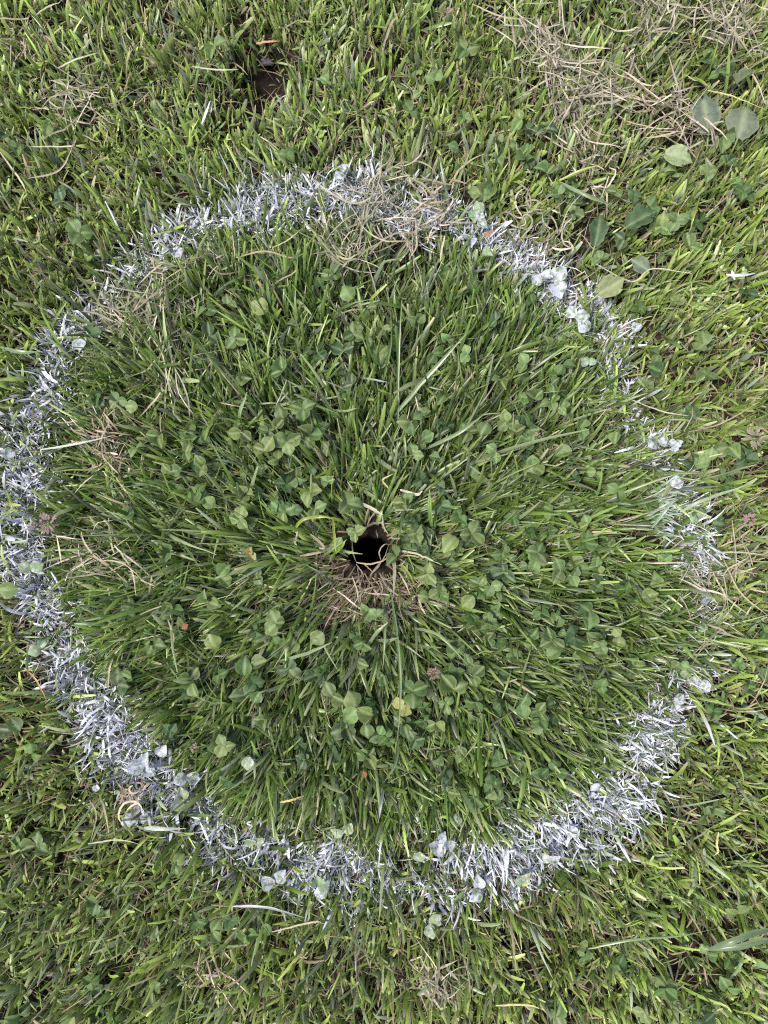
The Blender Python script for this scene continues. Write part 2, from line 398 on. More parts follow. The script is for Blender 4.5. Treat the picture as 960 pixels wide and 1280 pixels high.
# ------------------------------------------------------------------ what grows where (places read from the photograph, px of 960 x 1280)
# style: g green, p pale, d dark, y yellow, w painted white, h half painted
CLOVERS = [
    # inside the ring, above the hole
    (323, 383, 22, 1, 'p'), (434, 366, 20, 1, 'p'), (417, 344, 19, 3, 'g'), (370, 407, 17, 2, 'g'), (294, 423, 19, 3, 'g'), (262, 419, 18, 2, 'd'), (327, 343, 17, 2, 'g'),
    (396, 440, 20, 3, 'd'), (440, 418, 18, 3, 'g'), (428, 438, 18, 2, 'd'), (474, 442, 20, 3, 'g'), (543, 442, 20, 2, 'g'), (531, 473, 17, 1, 'p'), (353, 463, 20, 2, 'g'),
    (298, 470, 20, 2, 'g'), (258, 452, 17, 2, 'd'), (379, 512, 21, 3, 'g'), (354, 524, 17, 2, 'g'), (359, 553, 20, 3, 'p'), (386, 544, 21, 3, 'g'), (331, 563, 21, 2, 'g'),
    (348, 573, 15, 2, 'g'), (302, 541, 20, 2, 'g'), (514, 527, 20, 2, 'g'), (531, 517, 17, 1, 'g'), (527, 549, 18, 2, 'p'), (585, 540, 18, 3, 'g'), (605, 536, 18, 1, 'g'),
    (633, 527, 17, 3, 'p'), (646, 540, 17, 2, 'g'), (517, 568, 16, 2, 'p'), (549, 572, 14, 2, 'g'), (370, 596, 18, 3, 'g'), (389, 615, 20, 2, 'p'), (341, 628, 18, 2, 'g'),
    (354, 640, 21, 3, 'g'), (394, 636, 19, 2, 'g'), (435, 630, 21, 3, 'g'), (444, 666, 15, 3, 'p'), (505, 629, 18, 3, 'p'), (555, 610, 17, 2, 'd'), (551, 632, 17, 2, 'd'),
    (512, 651, 15, 2, 'g'), (520, 667, 16, 3, 'g'), (536, 667, 19, 1, 'd'), (561, 681, 23, 1, 'p'), (527, 685, 18, 1, 'd'), (590, 668, 20, 3, 'g'), (300, 648, 19, 3, 'p'),
    (254, 624, 18, 3, 'p'), (255, 581, 18, 2, 'g'), (272, 578, 18, 1, 'g'), (213, 590, 18, 2, 'g'), (198, 546, 19, 2, 'g'), (163, 508, 18, 1, 'p'), (158, 643, 18, 1, 'g'),
    (240, 553, 15, 2, 'g'), (306, 618, 14, 3, 'p'), (232, 566, 14, 2, 'g'), (478, 412, 15, 2, 'g'), (585, 442, 15, 2, 'p'), (560, 425, 14, 2, 'p'),
    (667, 498, 18, 2, 'g'), (666, 583, 18, 3, 'p'), (704, 565, 20, 1, 'p'), (726, 534, 17, 2, 'p'), (770, 549, 17, 1, 'p'), (667, 555, 16, 2, 'g'), (690, 480, 14, 2, 'g'),
    (625, 475, 15, 2, 'g'), (640, 600, 16, 2, 'g'), (620, 565, 15, 2, 'p'), (550, 502, 15, 1, 'g'), (700, 510, 14, 2, 'p'),
    # inside the ring, below the hole
    (534, 718, 17, 3, 'p'), (537, 747, 18, 2, 'g'), (551, 740, 16, 1, 'g'), (584, 753, 18, 1, 'p'), (593, 781, 16, 2, 'g'), (346, 779, 20, 3, 'g'), (366, 806, 19, 1, 'g'),
    (395, 799, 19, 1, 'p'), (360, 836, 21, 3, 'd'), (453, 803, 15, 2, 'g'), (455, 830, 16, 1, 'g'), (480, 845, 15, 2, 'g'), (416, 870, 20, 2, 'g'), (446, 886, 23, 3, 'p'),
    (432, 911, 22, 3, 'd'), (457, 905, 19, 2, 'g'), (460, 946, 18, 3, 'g'), (516, 864, 21, 3, 'g'), (567, 861, 23, 2, 'g'), (592, 845, 18, 2, 'g'), (630, 716, 19, 3, 'd'),
    (628, 692, 17, 3, 'g'), (661, 660, 19, 1, 'g'), (672, 690, 17, 3, 'g'), (701, 713, 19, 2, 'g'), (722, 711, 20, 2, 'p'), (714, 723, 17, 1, 'd'), (745, 708, 14, 3, 'p'),
    (798, 715, 17, 1, 'g'), (815, 722, 18, 1, 'p'), (813, 744, 17, 1, 'p'), (766, 742, 20, 1, 'g'), (755, 730, 16, 1, 'g'), (683, 767, 18, 3, 'g'), (698, 776, 16, 1, 'p'),
    (662, 797, 19, 2, 'g'), (690, 800, 20, 3, 'g'), (694, 815, 19, 1, 'p'), (737, 764, 24, 2, 'g'), (748, 799, 24, 2, 'g'), (753, 816, 17, 1, 'g'), (792, 832, 19, 3, 'g'),
    (775, 795, 15, 2, 'p'), (651, 880, 19, 2, 'p'), (694, 879, 18, 1, 'd'), (674, 889, 19, 3, 'g'), (678, 906, 18, 2, 'p'), (632, 944, 18, 3, 'g'), (648, 965, 17, 2, 'g'),
    (668, 964, 17, 1, 'g'), (275, 721, 20, 2, 'p'), (260, 752, 18, 2, 'p'), (266, 801, 19, 1, 'p'), (306, 831, 21, 1, 'g'), (326, 829, 18, 1, 'g'), (190, 806, 20, 2, 'g'),
    (148, 856, 22, 2, 'd'), (160, 845, 18, 1, 'g'), (237, 849, 18, 2, 'g'), (244, 864, 17, 1, 'g'), (305, 869, 20, 2, 'd'), (320, 873, 18, 1, 'g'), (279, 931, 17, 3, 'p'),
    (312, 694, 14, 2, 'y'), (500, 886, 17, 2, 'y'), (505, 905, 18, 2, 'g'), (475, 918, 16, 2, 'g'), (545, 905, 17, 2, 'p'), (520, 925, 16, 3, 'd'), (540, 950, 16, 2, 'g'),
    (580, 945, 16, 2, 'g'), (615, 985, 15, 2, 'p'), (595, 900, 15, 2, 'g'), (427, 1002, 16, 1, 'd'), (570, 800, 14, 2, 'g'), (725, 850, 14, 2, 'g'),
    (600, 730, 15, 2, 'g'), (610, 800, 14, 2, 'd'), (650, 740, 15, 2, 'g'), (760, 680, 14, 2, 'g'), (210, 690, 14, 2, 'g'), (320, 720, 14, 2, 'g'), (470, 770, 12, 2, 'p'),
    (820, 795, 14, 2, 'g'), (850, 830, 15, 2, 'p'), (735, 655, 14, 2, 'p'), (410, 560, 13, 2, 'g'), (440, 480, 14, 2, 'd'),
    # outside the ring
    (268, 58, 19, 2, 'p'), (99, 291, 21, 3, 'g'), (78, 251, 18, 2, 'd'), (581, 63, 19, 3, 'g'), (756, 21, 20, 1, 'g'), (608, 242, 23, 1, 'g'), (592, 241, 17, 1, 'p'),
    (656, 203, 20, 1, 'd'), (683, 217, 18, 2, 'g'), (681, 160, 20, 2, 'd'), (652, 150, 17, 2, 'p'), (904, 171, 21, 2, 'p'), (915, 94, 19, 2, 'd'), (932, 100, 20, 1, 'd'),
    (907, 205, 17, 2, 'g'), (885, 215, 15, 3, 'p'), (812, 257, 19, 2, 'g'), (826, 283, 17, 3, 'p'), (832, 318, 17, 2, 'g'), (862, 308, 19, 2, 'g'), (930, 245, 16, 2, 'g'),
    (955, 170, 17, 2, 'p'), (880, 432, 22, 2, 'p'), (815, 461, 20, 1, 'd'), (912, 559, 21, 2, 'p'), (926, 573, 20, 2, 'g'), (888, 575, 18, 2, 'p'), (798, 613, 17, 2, 'g'),
    (903, 655, 22, 1, 'd'), (955, 845, 17, 1, 'g'), (935, 860, 15, 2, 'g'), (909, 825, 17, 1, 'd'), (5, 911, 19, 1, 'd'), (19, 907, 17, 1, 'd'), (9, 736, 21, 1, 'p'),
    (45, 1058, 20, 3, 'g'), (190, 1238, 19, 2, 'g'), (90, 1276, 20, 1, 'p'), (25, 1268, 18, 2, 'g'), (265, 1165, 18, 2, 'g'), (218, 1080, 16, 2, 'g'), (733, 1185, 18, 2, 'p'),
    (920, 1143, 19, 2, 'p'), (884, 1193, 15, 2, 'p'), (695, 1270, 18, 2, 'g'), (833, 1235, 17, 2, 'g'), (331, 1164, 14, 1, 'g'), (910, 1235, 18, 2, 'g'), (60, 160, 14, 1, 'p'),
    (5, 178, 17, 1, 'g'), (525, 115, 14, 2, 'p'), (405, 100, 13, 1, 'p'), (565, 185, 15, 1, 'p'), (912, 1022, 15, 2, 'g'), (880, 1020, 14, 2, 'g'), (845, 380, 14, 2, 'p'),
    (930, 330, 14, 2, 'g'), (865, 270, 14, 2, 'p'), (725, 255, 14, 2, 'd'), (100, 1210, 15, 2, 'd'), (120, 1130, 14, 2, 'g'), (805, 1265, 15, 2, 'p'),
    # leaves caught by the paint
    (180, 955, 22, 3, 'w'), (203, 936, 16, 1, 'w'), (233, 970, 18, 2, 'w'), (172, 1020, 21, 3, 'w'), (120, 984, 10, 1, 'w'), (228, 1000, 17, 2, 'h'), (344, 1102, 18, 2, 'w'),
    (398, 1105, 19, 2, 'h'), (400, 1115, 16, 1, 'w'), (430, 1040, 18, 2, 'h'), (524, 1067, 17, 1, 'h'), (546, 1055, 17, 3, 'w'), (562, 1060, 15, 1, 'w'), (571, 1025, 14, 1, 'h'),
    (537, 1155, 19, 2, 'h'), (600, 1112, 19, 2, 'w'), (593, 262, 18, 2, 'h'), (600, 277, 16, 2, 'w'), (585, 300, 16, 2, 'w'), (610, 320, 15, 1, 'h'), (692, 352, 24, 3, 'w'),
    (676, 345, 17, 2, 'w'), (719, 396, 20, 2, 'w'), (728, 408, 16, 1, 'w'), (797, 410, 15, 1, 'w'), (735, 455, 14, 2, 'h'), (822, 551, 17, 2, 'w'), (843, 556, 13, 3, 'w'),
    (845, 603, 16, 1, 'w'), (870, 640, 16, 2, 'h'), (880, 747, 15, 3, 'w'), (872, 787, 13, 1, 'h'), (858, 838, 15, 2, 'h'), (843, 877, 16, 2, 'w'), (878, 850, 15, 2, 'w'),
    (38, 712, 17, 2, 'h'), (50, 810, 16, 2, 'h'), (12, 566, 17, 1, 'w'), (100, 432, 17, 1, 'w'), (215, 312, 17, 2, 'w'), (430, 215, 16, 2, 'w'), (310, 955, 14, 1, 'h'),
    (740, 990, 14, 2, 'w'), (716, 1042, 14, 1, 'w'), (650, 1095, 15, 2, 'h'), (318, 1055, 16, 2, 'h'), (690, 1075, 14, 2, 'w'),
]
for _i, (_x, _y, _s) in enumerate([(790, 875, 14), (830, 700, 14), (715, 630, 15), (690, 640, 15), (745, 590, 14), (160, 760, 14), (230, 780, 14), (330, 900, 14), (380, 950, 14), (560, 990, 14),
                                   (170, 560, 15), (120, 500, 15), (285, 380, 14), (460, 385, 13), (620, 400, 13), (685, 430, 13), (845, 215, 14), (780, 300, 17), (770, 240, 15), (620, 170, 13)]):
    CLOVERS.append((_x, _y, _s, 2, 'gpd'[_i % 3]))

CL_H = {'g': .031, 'p': .034, 'd': .029, 'y': .032, 'w': .029, 'h': .029}
cl_pos = []
for (px, py, s, nl, st) in CLOVERS:
    zc = CL_H[st] + random.uniform(-.011, .002)
    x, y = (float(v) for v in at(px, py, zc))
    if ring(np.array(x), np.array(y))[0] > 1.2:
        zc *= 0.86
        x, y = (float(v) for v in at(px, py, zc))
    cl_pos.append((x, y, zc, s * CAM_H / F * (1 - zc / CAM_H)))
CLX = np.array([p[0] for p in cl_pos]); CLY = np.array([p[1] for p in cl_pos]); CLR = np.array([p[3] for p in cl_pos])

# ------------------------------------------------------------------ the lawn
X0, X1, Y0, Y1 = -0.46, 0.46, -0.55, 0.62
def base_points(per_cm2):
    n = int((X1 - X0) * (Y1 - Y0) * 1e4 * per_cm2)
    x, y = rng.uniform(X0, X1, n), rng.uniform(Y0, Y1, n)
    return x, y

def near_clover(x, y):
    """1 close under a clover leaf, 0 away from it"""
    m = np.zeros(len(x))
    for cx, cy, cr in zip(CLX, CLY, CLR):
        d = np.hypot(x - cx, y - cy)
        m = np.maximum(m, np.clip(1.5 - d / (cr * 1.1), 0, 1))
    return m

def pit(x, y):
    """thin growth over the pits and round the hole"""
    rr = np.hypot(x - HX, y - HY)
    below = np.clip(-(y - HY) / np.maximum(rr, 1e-6), 0, 1)
    k = np.clip((rr - 0.018) / (0.008 + 0.030 * below), 0, 1)
    for px, py, r, d in DENTS:
        if d > 0.011:
            cx, cy = at(px, py)
            k = k * (1 - 0.9 * np.exp(-((x - cx) ** 2 + (y - cy) ** 2) / (r * r * (0.9 if d < .02 else 1.5))))
    return k

def lawn():
    x, y = base_points(12.2)
    # tussocks: gather the bases
    gx, gy = vnoise(x, y, 0.012, 11), vnoise(x, y, 0.012, 12)
    x, y = x + (gx - .5) * 0.010, y + (gy - .5) * 0.010
    keep = rng.random(len(x)) < pit(x, y) * (np.clip(-0.22 + 1.05 * vnoise(x, y, 0.010, 13) + 0.95 * vnoise(x, y, 0.024, 23), 0.06, 1))
    pm = paint(x, y)
    keep &= rng.random(len(x)) > 0.6 * pm
    x, y, pm = x[keep], y[keep], pm[keep]
    n = len(x)
    d, s, R = ring(x, y)
    r = np.hypot(x - HX, y - HY)
    inside = np.clip(0.5 - d * 0.33 + 0.5 * (vnoise(x, y, .03, 28) - .5), 0, 1)                       # 1 inside the ring
    rad = np.arctan2(y - HY, x - HX)
    # flow: inside the ring the blades are combed outwards from the hole
    flow = inside * np.clip(1.25 - 0.65 * r / R, 0, 1) * np.clip(0.9 - 0.9 * (y - HY), .65, 1)
    px_dir = rng.uniform(-math.pi, math.pi, n)
    jit = rng.normal(0, 0.42, n) + (vnoise(x, y, 0.035, 14) - .5) * 1.3
    az = np.where(rng.random(n) < 0.30 + 0.66 * flow, rad + jit, px_dir)
    # lower left corner lies over towards the lower left; lower edge downwards
    low = np.clip((-0.20 - y) / 0.15, 0, 1) * (1 - inside)
    tow = np.where(x < 0.0, -2.45, -1.9)
    az = np.where(rng.random(n) < (0.30 + 0.35 * (x < -.05)) * low, tow + rng.normal(0, .55, n), az)
    nc = near_clover(x, y)
    L = np.where(rng.random(n) < inside, rng.gamma(14, 0.0030, n), np.minimum(rng.gamma(10, 0.0023, n), 0.036)) * (0.55 + 0.35 * vnoise(x, y, 0.05, 15) + 0.55 * vnoise(x, y, 0.016, 25))
    L *= 1 + 0.40 * low * (x < -0.05)
    L *= 1 - 0.32 * nc
    L *= np.clip(0.62 + (r - HOLE_R) / 0.10, 0.62, 1)
    toward = np.cos(az - rad) < -0.2
    L *= np.where(toward & (r < 0.055), np.clip((r - 0.015) / 0.045, .25, 1), 1)
    L *= 1 - 0.5 * pm
    dd = (r + 0.55 * L - R) / 0.03
    L *= 1 - 0.42 * np.clip(1.2 - np.abs(dd), 0, 1) * (d < 0.6) * np.clip(s * 1.3, 0, 1)
    W = rng.gamma(12, 0.00021, n).clip(0.0012, 0.0046) * np.where(inside > .5, 0.93, 0.97)
    lean = np.where(rng.random(n) < 0.5 + 0.4 * flow, rng.normal(0.62, 0.2, n), rng.normal(0.28, 0.2, n)).clip(0.02, 1.1)
    lean += 0.18 * flow
    bend = np.where(inside > .5, rng.normal(0.5, 0.35, n), rng.normal(0.32, 0.3, n)) + 0.30 * flow + 0.30 * low * (x < -.05)
    curl = rng.normal(0, 0.30, n)
    roll = rng.normal(0, 0.9, n)
    blunt = rng.random(n) < np.where(inside > .5, 0.45, 0.72)
    taper = np.where(blunt, rng.uniform(0.06, 0.16, n), rng.uniform(0.45, 0.9, n))
    cin, cout = pick(GREEN_IN, n, [3, 3.5, 3, 1.8, 2, 2]), pick(GREEN_OUT, n, [4, 4, 3, 3, 1.6, 1.8])
    main = np.where((rng.random(n) < inside)[:, None], cin, cout)
    patch = vnoise(x, y, 0.07, 16)
    main *= (0.80 + 0.42 * patch)[:, None] * rng.normal(1, 0.14, n).clip(.6, 1.5)[:, None]
    yl = np.clip(vnoise(x, y, 0.11, 17) - 0.35, 0, 1)[:, None] * (1 - inside)[:, None]
    main = main * (1 - 0.3 * yl) + main * np.array([1.35, 1.1, 0.9]) * 0.3 * yl
    grey = rng.random(n) < 0.10                                 # undersides: dull blue-green
    main = np.where(grey[:, None], main.mean(1, keepdims=True) * np.array([0.95, 1.18, 0.82]), main)
    dead = rng.random(n) < np.where(inside > .5, 0.022, 0.11) * (0.4 + 1.6 * vnoise(x, y, 0.06, 18))
    main = np.where(dead[:, None], pick(TAN, n) * 0.8, main)
    W = np.where(dead, W * .55, W)
    cols = blade_colours(main, 4, rng.uniform(0.0, 1.0, n), rng.random(n) < np.where(inside > .5, .10, .22))
    # paint drifted on to blades that stay mostly green
    hit = rng.random(n) < 0.6 * pm
    cols[hit, 3:] = np.array(PAINT[:3]) * rng.uniform(.6, 1, hit.sum())[:, None, None]
    V, Fc, C = blades(x, y, az, L, W, lean, bend, curl, taper, roll, cols)
    o = mesh_obj('grass', V, Fc, M['grass'], col=C)
    tag(o, 'short green lawn grass covering the ground, longer inside the white ring', 'grass', kind='stuff')
lawn()

def painted():
    x, y = base_points(28)
    pm = paint(x, y)
    k = rng.random(len(x)) < pm * 0.95
    x, y, pm = x[k], y[k], pm[k]
    n = len(x)
    az = rng.uniform(-math.pi, math.pi, n)
    rad = np.arctan2(y - HY, x - HX)
    bot = np.clip((-0.12 - y) / 0.1, 0, 1)                      # at the bottom of the ring blades hang outwards
    az = np.where(rng.random(n) < 0.25 + 0.5 * bot, rad + rng.normal(0, .5, n), az)
    L = np.minimum(rng.gamma(8, 0.0026, n), 0.036)
    W = rng.gamma(6, 0.00024, n).clip(0.0006, 0.0034)
    lean = rng.normal(0.75, 0.3, n).clip(0.05, 1.4)
    bend = rng.normal(0.6, 0.6, n)
    curl = rng.normal(0, 1.0, n)
    roll = rng.normal(0, 1.3, n)
    taper = np.where(rng.random(n) < .45, 0.12, rng.uniform(.4, .9, n))
    g = pick(GREEN_IN, n)
    white = np.array(PAINT[:3]) * rng.uniform(0.62, 1.05, n)[:, None]
    start = rng.uniform(-0.2, 0.8, n)
    cols = np.empty((n, 6, 3))
    for k2, tk in enumerate(np.linspace(0, 1, 6)):
        q = (np.clip((tk - start) / 0.15, 0, 1) * np.clip(rng.normal(.95, .25, n), .2, 1))[:, None]
        cols[:, k2] = g * (1 - q) + white * q
    V, Fc, C = blades(x, y, az, L, W, lean, bend, curl, taper, roll, cols, nseg=5, fold=0.15)
    o = mesh_obj('painted_grass', V, Fc, M['paint_grass'], col=C)
    tag(o, 'uneven ring of white marking paint on the grass round the dark hole', 'painted grass', kind='stuff')
painted()

def thatch():
    """fine dead stems and roots lying between the blades"""
    x, y = base_points(1.5)
    rr = np.hypot(x - HX, y - HY)
    k = (rng.random(len(x)) < 0.35 + 0.9 * vnoise(x, y, 0.05, 21)) & (rr > 0.021)
    x, y = x[k], y[k]
    ex = 330                                                    # the worn collar of the hole
    a, q = rng.normal(-1.5, .8, ex), np.abs(rng.normal(0.008, 0.02, ex)) + 0.017
    x = np.concatenate([x, HX + q * np.cos(a)]); y = np.concatenate([y, HY + q * np.sin(a) - 0.006 * (q > .022)])
    rr = np.hypot(x - HX, y - HY)
    ok = rr > 0.0165
    x, y, rr = x[ok], y[ok], rr[ok]
    n = len(x)
    az = rng.uniform(-math.pi, math.pi, n)
    collar = rr < 0.06
    az = np.where(collar, np.arctan2(y - HY, x - HX) + rng.normal(0, .7, n), az)
    L = rng.gamma(7, 0.0042, n)
    W = rng.normal(0.0012, 0.0003, n).clip(.0006, .002)
    lean = rng.normal(1.15, 0.25, n).clip(.3, 1.5)
    bend = rng.normal(0.2, 0.35, n)
    curl = rng.normal(0, 0.9, n)
    c = pick(TAN, n) * rng.uniform(.25, .8, n)[:, None]
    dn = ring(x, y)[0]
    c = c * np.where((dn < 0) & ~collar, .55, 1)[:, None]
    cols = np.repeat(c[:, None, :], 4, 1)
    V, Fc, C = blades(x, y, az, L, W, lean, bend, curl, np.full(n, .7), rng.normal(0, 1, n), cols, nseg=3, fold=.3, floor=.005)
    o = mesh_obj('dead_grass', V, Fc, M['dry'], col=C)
    tag(o, 'fine tan dead grass stems matted low between the green blades', 'dead grass', kind='stuff')
thatch()

def outer_lawn():
    """the same lawn goes on round the place, built coarser with distance"""
    n = 60000
    r = 0.35 + 2.4 * rng.random(n) ** 0.8
    a = rng.uniform(-math.pi, math.pi, n)
    x, y = r * np.cos(a), r * np.sin(a)
    k = (x < X0) | (x > X1) | (y < Y0) | (y > Y1)
    x, y, r = x[k], y[k], r[k]
    n = len(x)
    g = 0.8 + r
    main = pick(GREEN_OUT, n) * (0.75 + 0.5 * vnoise(x, y, 0.07, 16))[:, None]
    dead = rng.random(n) < .09
    main = np.where(dead[:, None], pick(TAN, n) * .8, main)
    cols = blade_colours(main, 3, rng.uniform(0, .7, n), rng.random(n) < .2)
    V, Fc, C = blades(x, y, rng.uniform(-3.14, 3.14, n), rng.gamma(14, 0.0026, n) * g ** .5, rng.normal(.0034, .0006, n) * g ** 1.2, rng.normal(.5, .25, n).clip(.05, 1.1),
                      rng.normal(.6, .35, n), rng.normal(0, .3, n), rng.uniform(.1, .8, n), rng.normal(0, .9, n), cols, nseg=3)
    o = mesh_obj('surrounding_grass', V, Fc, M['grass'], col=C)
    tag(o, 'green lawn grass stretching away all round the marked place', 'grass', kind='stuff')
outer_lawn()

# ------------------------------------------------------------------ leaves
def leaflet_mesh(name, mat, fold, curl, notch, aspect, nu=8, nv=7, wob=0.0, seed=0, lobes=None):
    """unit leaflet: stalk end at the origin, growing along +X, face up"""
    R = np.random.default_rng(seed)
    V, A = [], []
    for i in range(nu):
        u = i / (nu - 1)
        w = (math.sin(math.pi * min(1, (u * 0.93 + 0.03)) ** 0.85) ** 0.72) * 0.5 * aspect
        if lobes:
            w *= 1 + lobes * math.sin(u * 15 + seed) + .5 * lobes * math.sin(u * 37 + 2 * seed)
        for j in range(nv):
            v = -1 + 2 * j / (nv - 1)
            x = u - notch * (u ** 6) * (1 - abs(v)) - 0.13 * u * v * v * (u > .7)
            V.append((x + wob * R.normal(), w * v + wob * R.normal(), fold * abs(v) * w + curl * (u - .35) ** 2 - 0.08 * (abs(v) ** 3) * w + wob * R.normal()))
            A.append(max(0, 1 - abs(v) * 3) * 0.9 + 0.4 * (abs(v) > .9))
    f = [(i * nv + j, (i + 1) * nv + j, (i + 1) * nv + j + 1, i * nv + j + 1) for i in range(nu - 1) for j in range(nv - 1)]
    o = mesh_obj(name, V, f, mat, attr=A)
    me = o.data
    bpy.data.objects.remove(o)
    return me

STY = {'g': 'clover', 'p': 'clover_pale', 'd': 'clover_dark', 'y': 'clover_yellow', 'w': 'clover_paint', 'h': 'clover_halfpaint'}
LM = {}
for st, mn in STY.items():
    LM[st] = [leaflet_mesh('leaflet', M[mn], fo, cu, no, asp, wob=.006, seed=i) for i, (fo, cu, no, asp) in enumerate(
        [(0.25, -.25, .10, .92), (0.55, -.35, .06, .88), (0.95, .10, .12, .85), (-.25, -.55, .08, .95), (0.35, .35, .10, .90), (1.4, -.2, .05, .9), (.7, -.6, .1, .8)])]

def tube(pts, r, sides=4):
    pts = [np.array(p, float) for p in pts]
    V, f = [], []
    for i, p in enumerate(pts):
        d = pts[min(i + 1, len(pts) - 1)] - pts[max(i - 1, 0)]
        d /= np.linalg.norm(d) + 1e-9
        s = np.cross(d, (0.3, 0.9, 0.1)); s /= np.linalg.norm(s) + 1e-9
        q = np.cross(d, s)
        for k in range(sides):
            a = 2 * math.pi * k / sides
            V.append(p + r * (s * math.cos(a) + q * math.sin(a)))
    for i in range(len(pts) - 1):
        for k in range(sides):
            f.append((i * sides + k, i * sides + (k + 1) % sides, (i + 1) * sides + (k + 1) % sides, (i + 1) * sides + k))
    f.append(tuple(range(sides))[::-1]); f.append(tuple((len(pts) - 1) * sides + k for k in range(sides)))
    return V, f

V_, f_ = tube([(0, 0, 0), (.10, .02, .35), (.05, .05, .7), (0, 0, 1)], 0.022)
V_ = [(v[0], v[1], v[2]) for v in V_]
_o = mesh_obj('stem', V_, f_, M['stem']); STEM = _o.data; bpy.data.objects.remove(_o)

CLOCK = ['twelve', 'one', 'two', 'three', 'four', 'five', 'six', 'seven', 'eight', 'nine', 'ten', 'eleven']
ORD = ['first', 'second', 'third', 'fourth', 'fifth', 'sixth', 'seventh', 'eighth', 'ninth', 'tenth', 'eleventh', 'twelfth', 'thirteenth', 'fourteenth', 'fifteenth', 'sixteenth',
       'seventeenth', 'eighteenth', 'nineteenth', 'twentieth']
WORD = {'g': 'green clover', 'p': 'pale green clover', 'd': 'dark green clover', 'y': 'yellowed clover', 'w': 'white-painted clover', 'h': 'half-painted clover'}
NUM = {1: 'single-leaflet', 2: 'two-leaflet', 3: 'three-leaflet'}
def clock_of(px, py):
    a = math.degrees(math.atan2(px - 462, -(py - 690))) % 360
    return int((a + 15) // 30) % 12

rank = {}
order = sorted(range(len(CLOVERS)), key=lambda i: math.hypot(CLOVERS[i][0] - 462, CLOVERS[i][1] - 690))
for i in order:
    px, py, s, nl, st = CLOVERS[i]
    key = (clock_of(px, py), st, nl)
    rank.setdefault(key, []).append(i)

for i, (px, py, s, nl, st) in enumerate(CLOVERS):
    x, y, zc, size = cl_pos[i]
    key = (clock_of(px, py), st, nl)
    mem = rank[key]
    where = "%s o'clock from the dark hole" % CLOCK[key[0]]
    lab = '%s %s leaf at %s' % (NUM[nl], WORD[st], where)
    if len(mem) > 1:
        lab += ', %s outward' % ORD[mem.index(i)]
    bx, by = x - 0.25 * (x - HX) * 0.05 + random.uniform(-.006, .006), y + random.uniform(-.006, .006)
    zb = float(gz(np.array([bx]), np.array([by]))[0]) - .002
    root = empty('clover', (bx, by, zb))
    tag(root, lab, 'clover', 'clover growing in the grass' if st not in 'wh' else 'clover caught by the white paint')
    c = (x - bx, y - by, zc - zb)
    stem = link('stem', STEM, root)
    stem.rotation_mode = 'QUATERNION'
    from mathutils import Vector
    v = Vector(c)
    stem.rotation_quaternion = Vector((0, 0, 1)).rotation_difference(v)
    stem.scale = (v.length, v.length, v.length)
    rot = random.uniform(0, 6.28)
    tiltd, tilta = random.uniform(0, 6.28), random.uniform(0, .65)
    for k in range(nl):
        lf = link('leaflet', random.choice(LM[st]), root)
        a = rot + k * 2 * math.pi / 3 + random.uniform(-.25, .25)
        up = random.uniform(-.15, .45)
        lf.rotation_mode = 'XYZ'
        lf.rotation_euler = (random.uniform(-.35, .35) + tilta * math.sin(a - tiltd), -up + tilta * math.cos(a - tiltd), a)
        sc = size * random.uniform(.88, 1.12)
        if nl == 1:
            sc *= 1.12
            lf.location = (c[0] - .5 * sc * math.cos(a), c[1] - .5 * sc * math.sin(a), c[2])
        else:
            lf.location = c
        lf.scale = (sc, sc, sc)

# the many small clover leaves low between the blades, too many to pick apart
def low_clover():
    Vs, Fs, As, Cs, off = [], [], [], [], 0
    proto = []
    for me in LM['g'][:7]:
        v = np.empty(len(me.vertices) * 3); me.vertices.foreach_get('co', v)
        a = np.empty(len(me.vertices)); me.attributes['vein'].data.foreach_get('value', a)
        proto.append((v.reshape(-1, 3), np.array([tuple(p.vertices) for p in me.polygons]), a))
    src = [p for p in cl_pos]
    for _ in range(330):
        cx, cy, cz, cr = random.choice(src)
        x, y = cx + random.gauss(0, .016), cy + random.gauss(0, .016)
        if math.hypot(x - HX, y - HY) < .022 or abs(float(ring(np.array(x), np.array(y))[0])) < 1.1:
            continue
        z = random.uniform(.014, .027) + float(gz(np.array([x]), np.array([y]))[0])
        rot, size = random.uniform(0, 6.28), random.uniform(.0065, .0115)
        base = np.array(random.choice([(.06, .105, .03), (.085, .135, .042), (.045, .08, .03), (.11, .16, .06)])) * random.uniform(.8, 1.15)
        for k in range(random.choice((2, 3, 3))):
            v, f, a = random.choice(proto)
            an = rot + k * 2.094 + random.uniform(-.3, .3)
            tl, rl = random.uniform(-.5, .6), random.uniform(-.6, .6)
            p = v * size
            p = np.stack([p[:, 0], p[:, 1] * math.cos(rl) - p[:, 2] * math.sin(rl), p[:, 1] * math.sin(rl) + p[:, 2] * math.cos(rl)], 1)
            p = np.stack([p[:, 0] * math.cos(tl) - p[:, 2] * math.sin(tl), p[:, 1], p[:, 0] * math.sin(tl) + p[:, 2] * math.cos(tl)], 1)
            p = np.stack([p[:, 0] * math.cos(an) - p[:, 1] * math.sin(an), p[:, 0] * math.sin(an) + p[:, 1] * math.cos(an), p[:, 2]], 1)
            Vs.append(p + (x, y, z)); Fs.append(f + off); off += len(v)
            Cs.append(np.tile(base * random.uniform(.85, 1.15), (len(v), 1)) * (1 + .5 * a[:, None])); As.append(a)
    o = mesh_obj('clover_undergrowth', np.vstack(Vs), np.vstack(Fs), M['low_clover'], col=np.vstack(Cs))
    tag(o, 'small clover leaves half buried low between the grass blades', 'clover', kind='stuff')
low_clover()

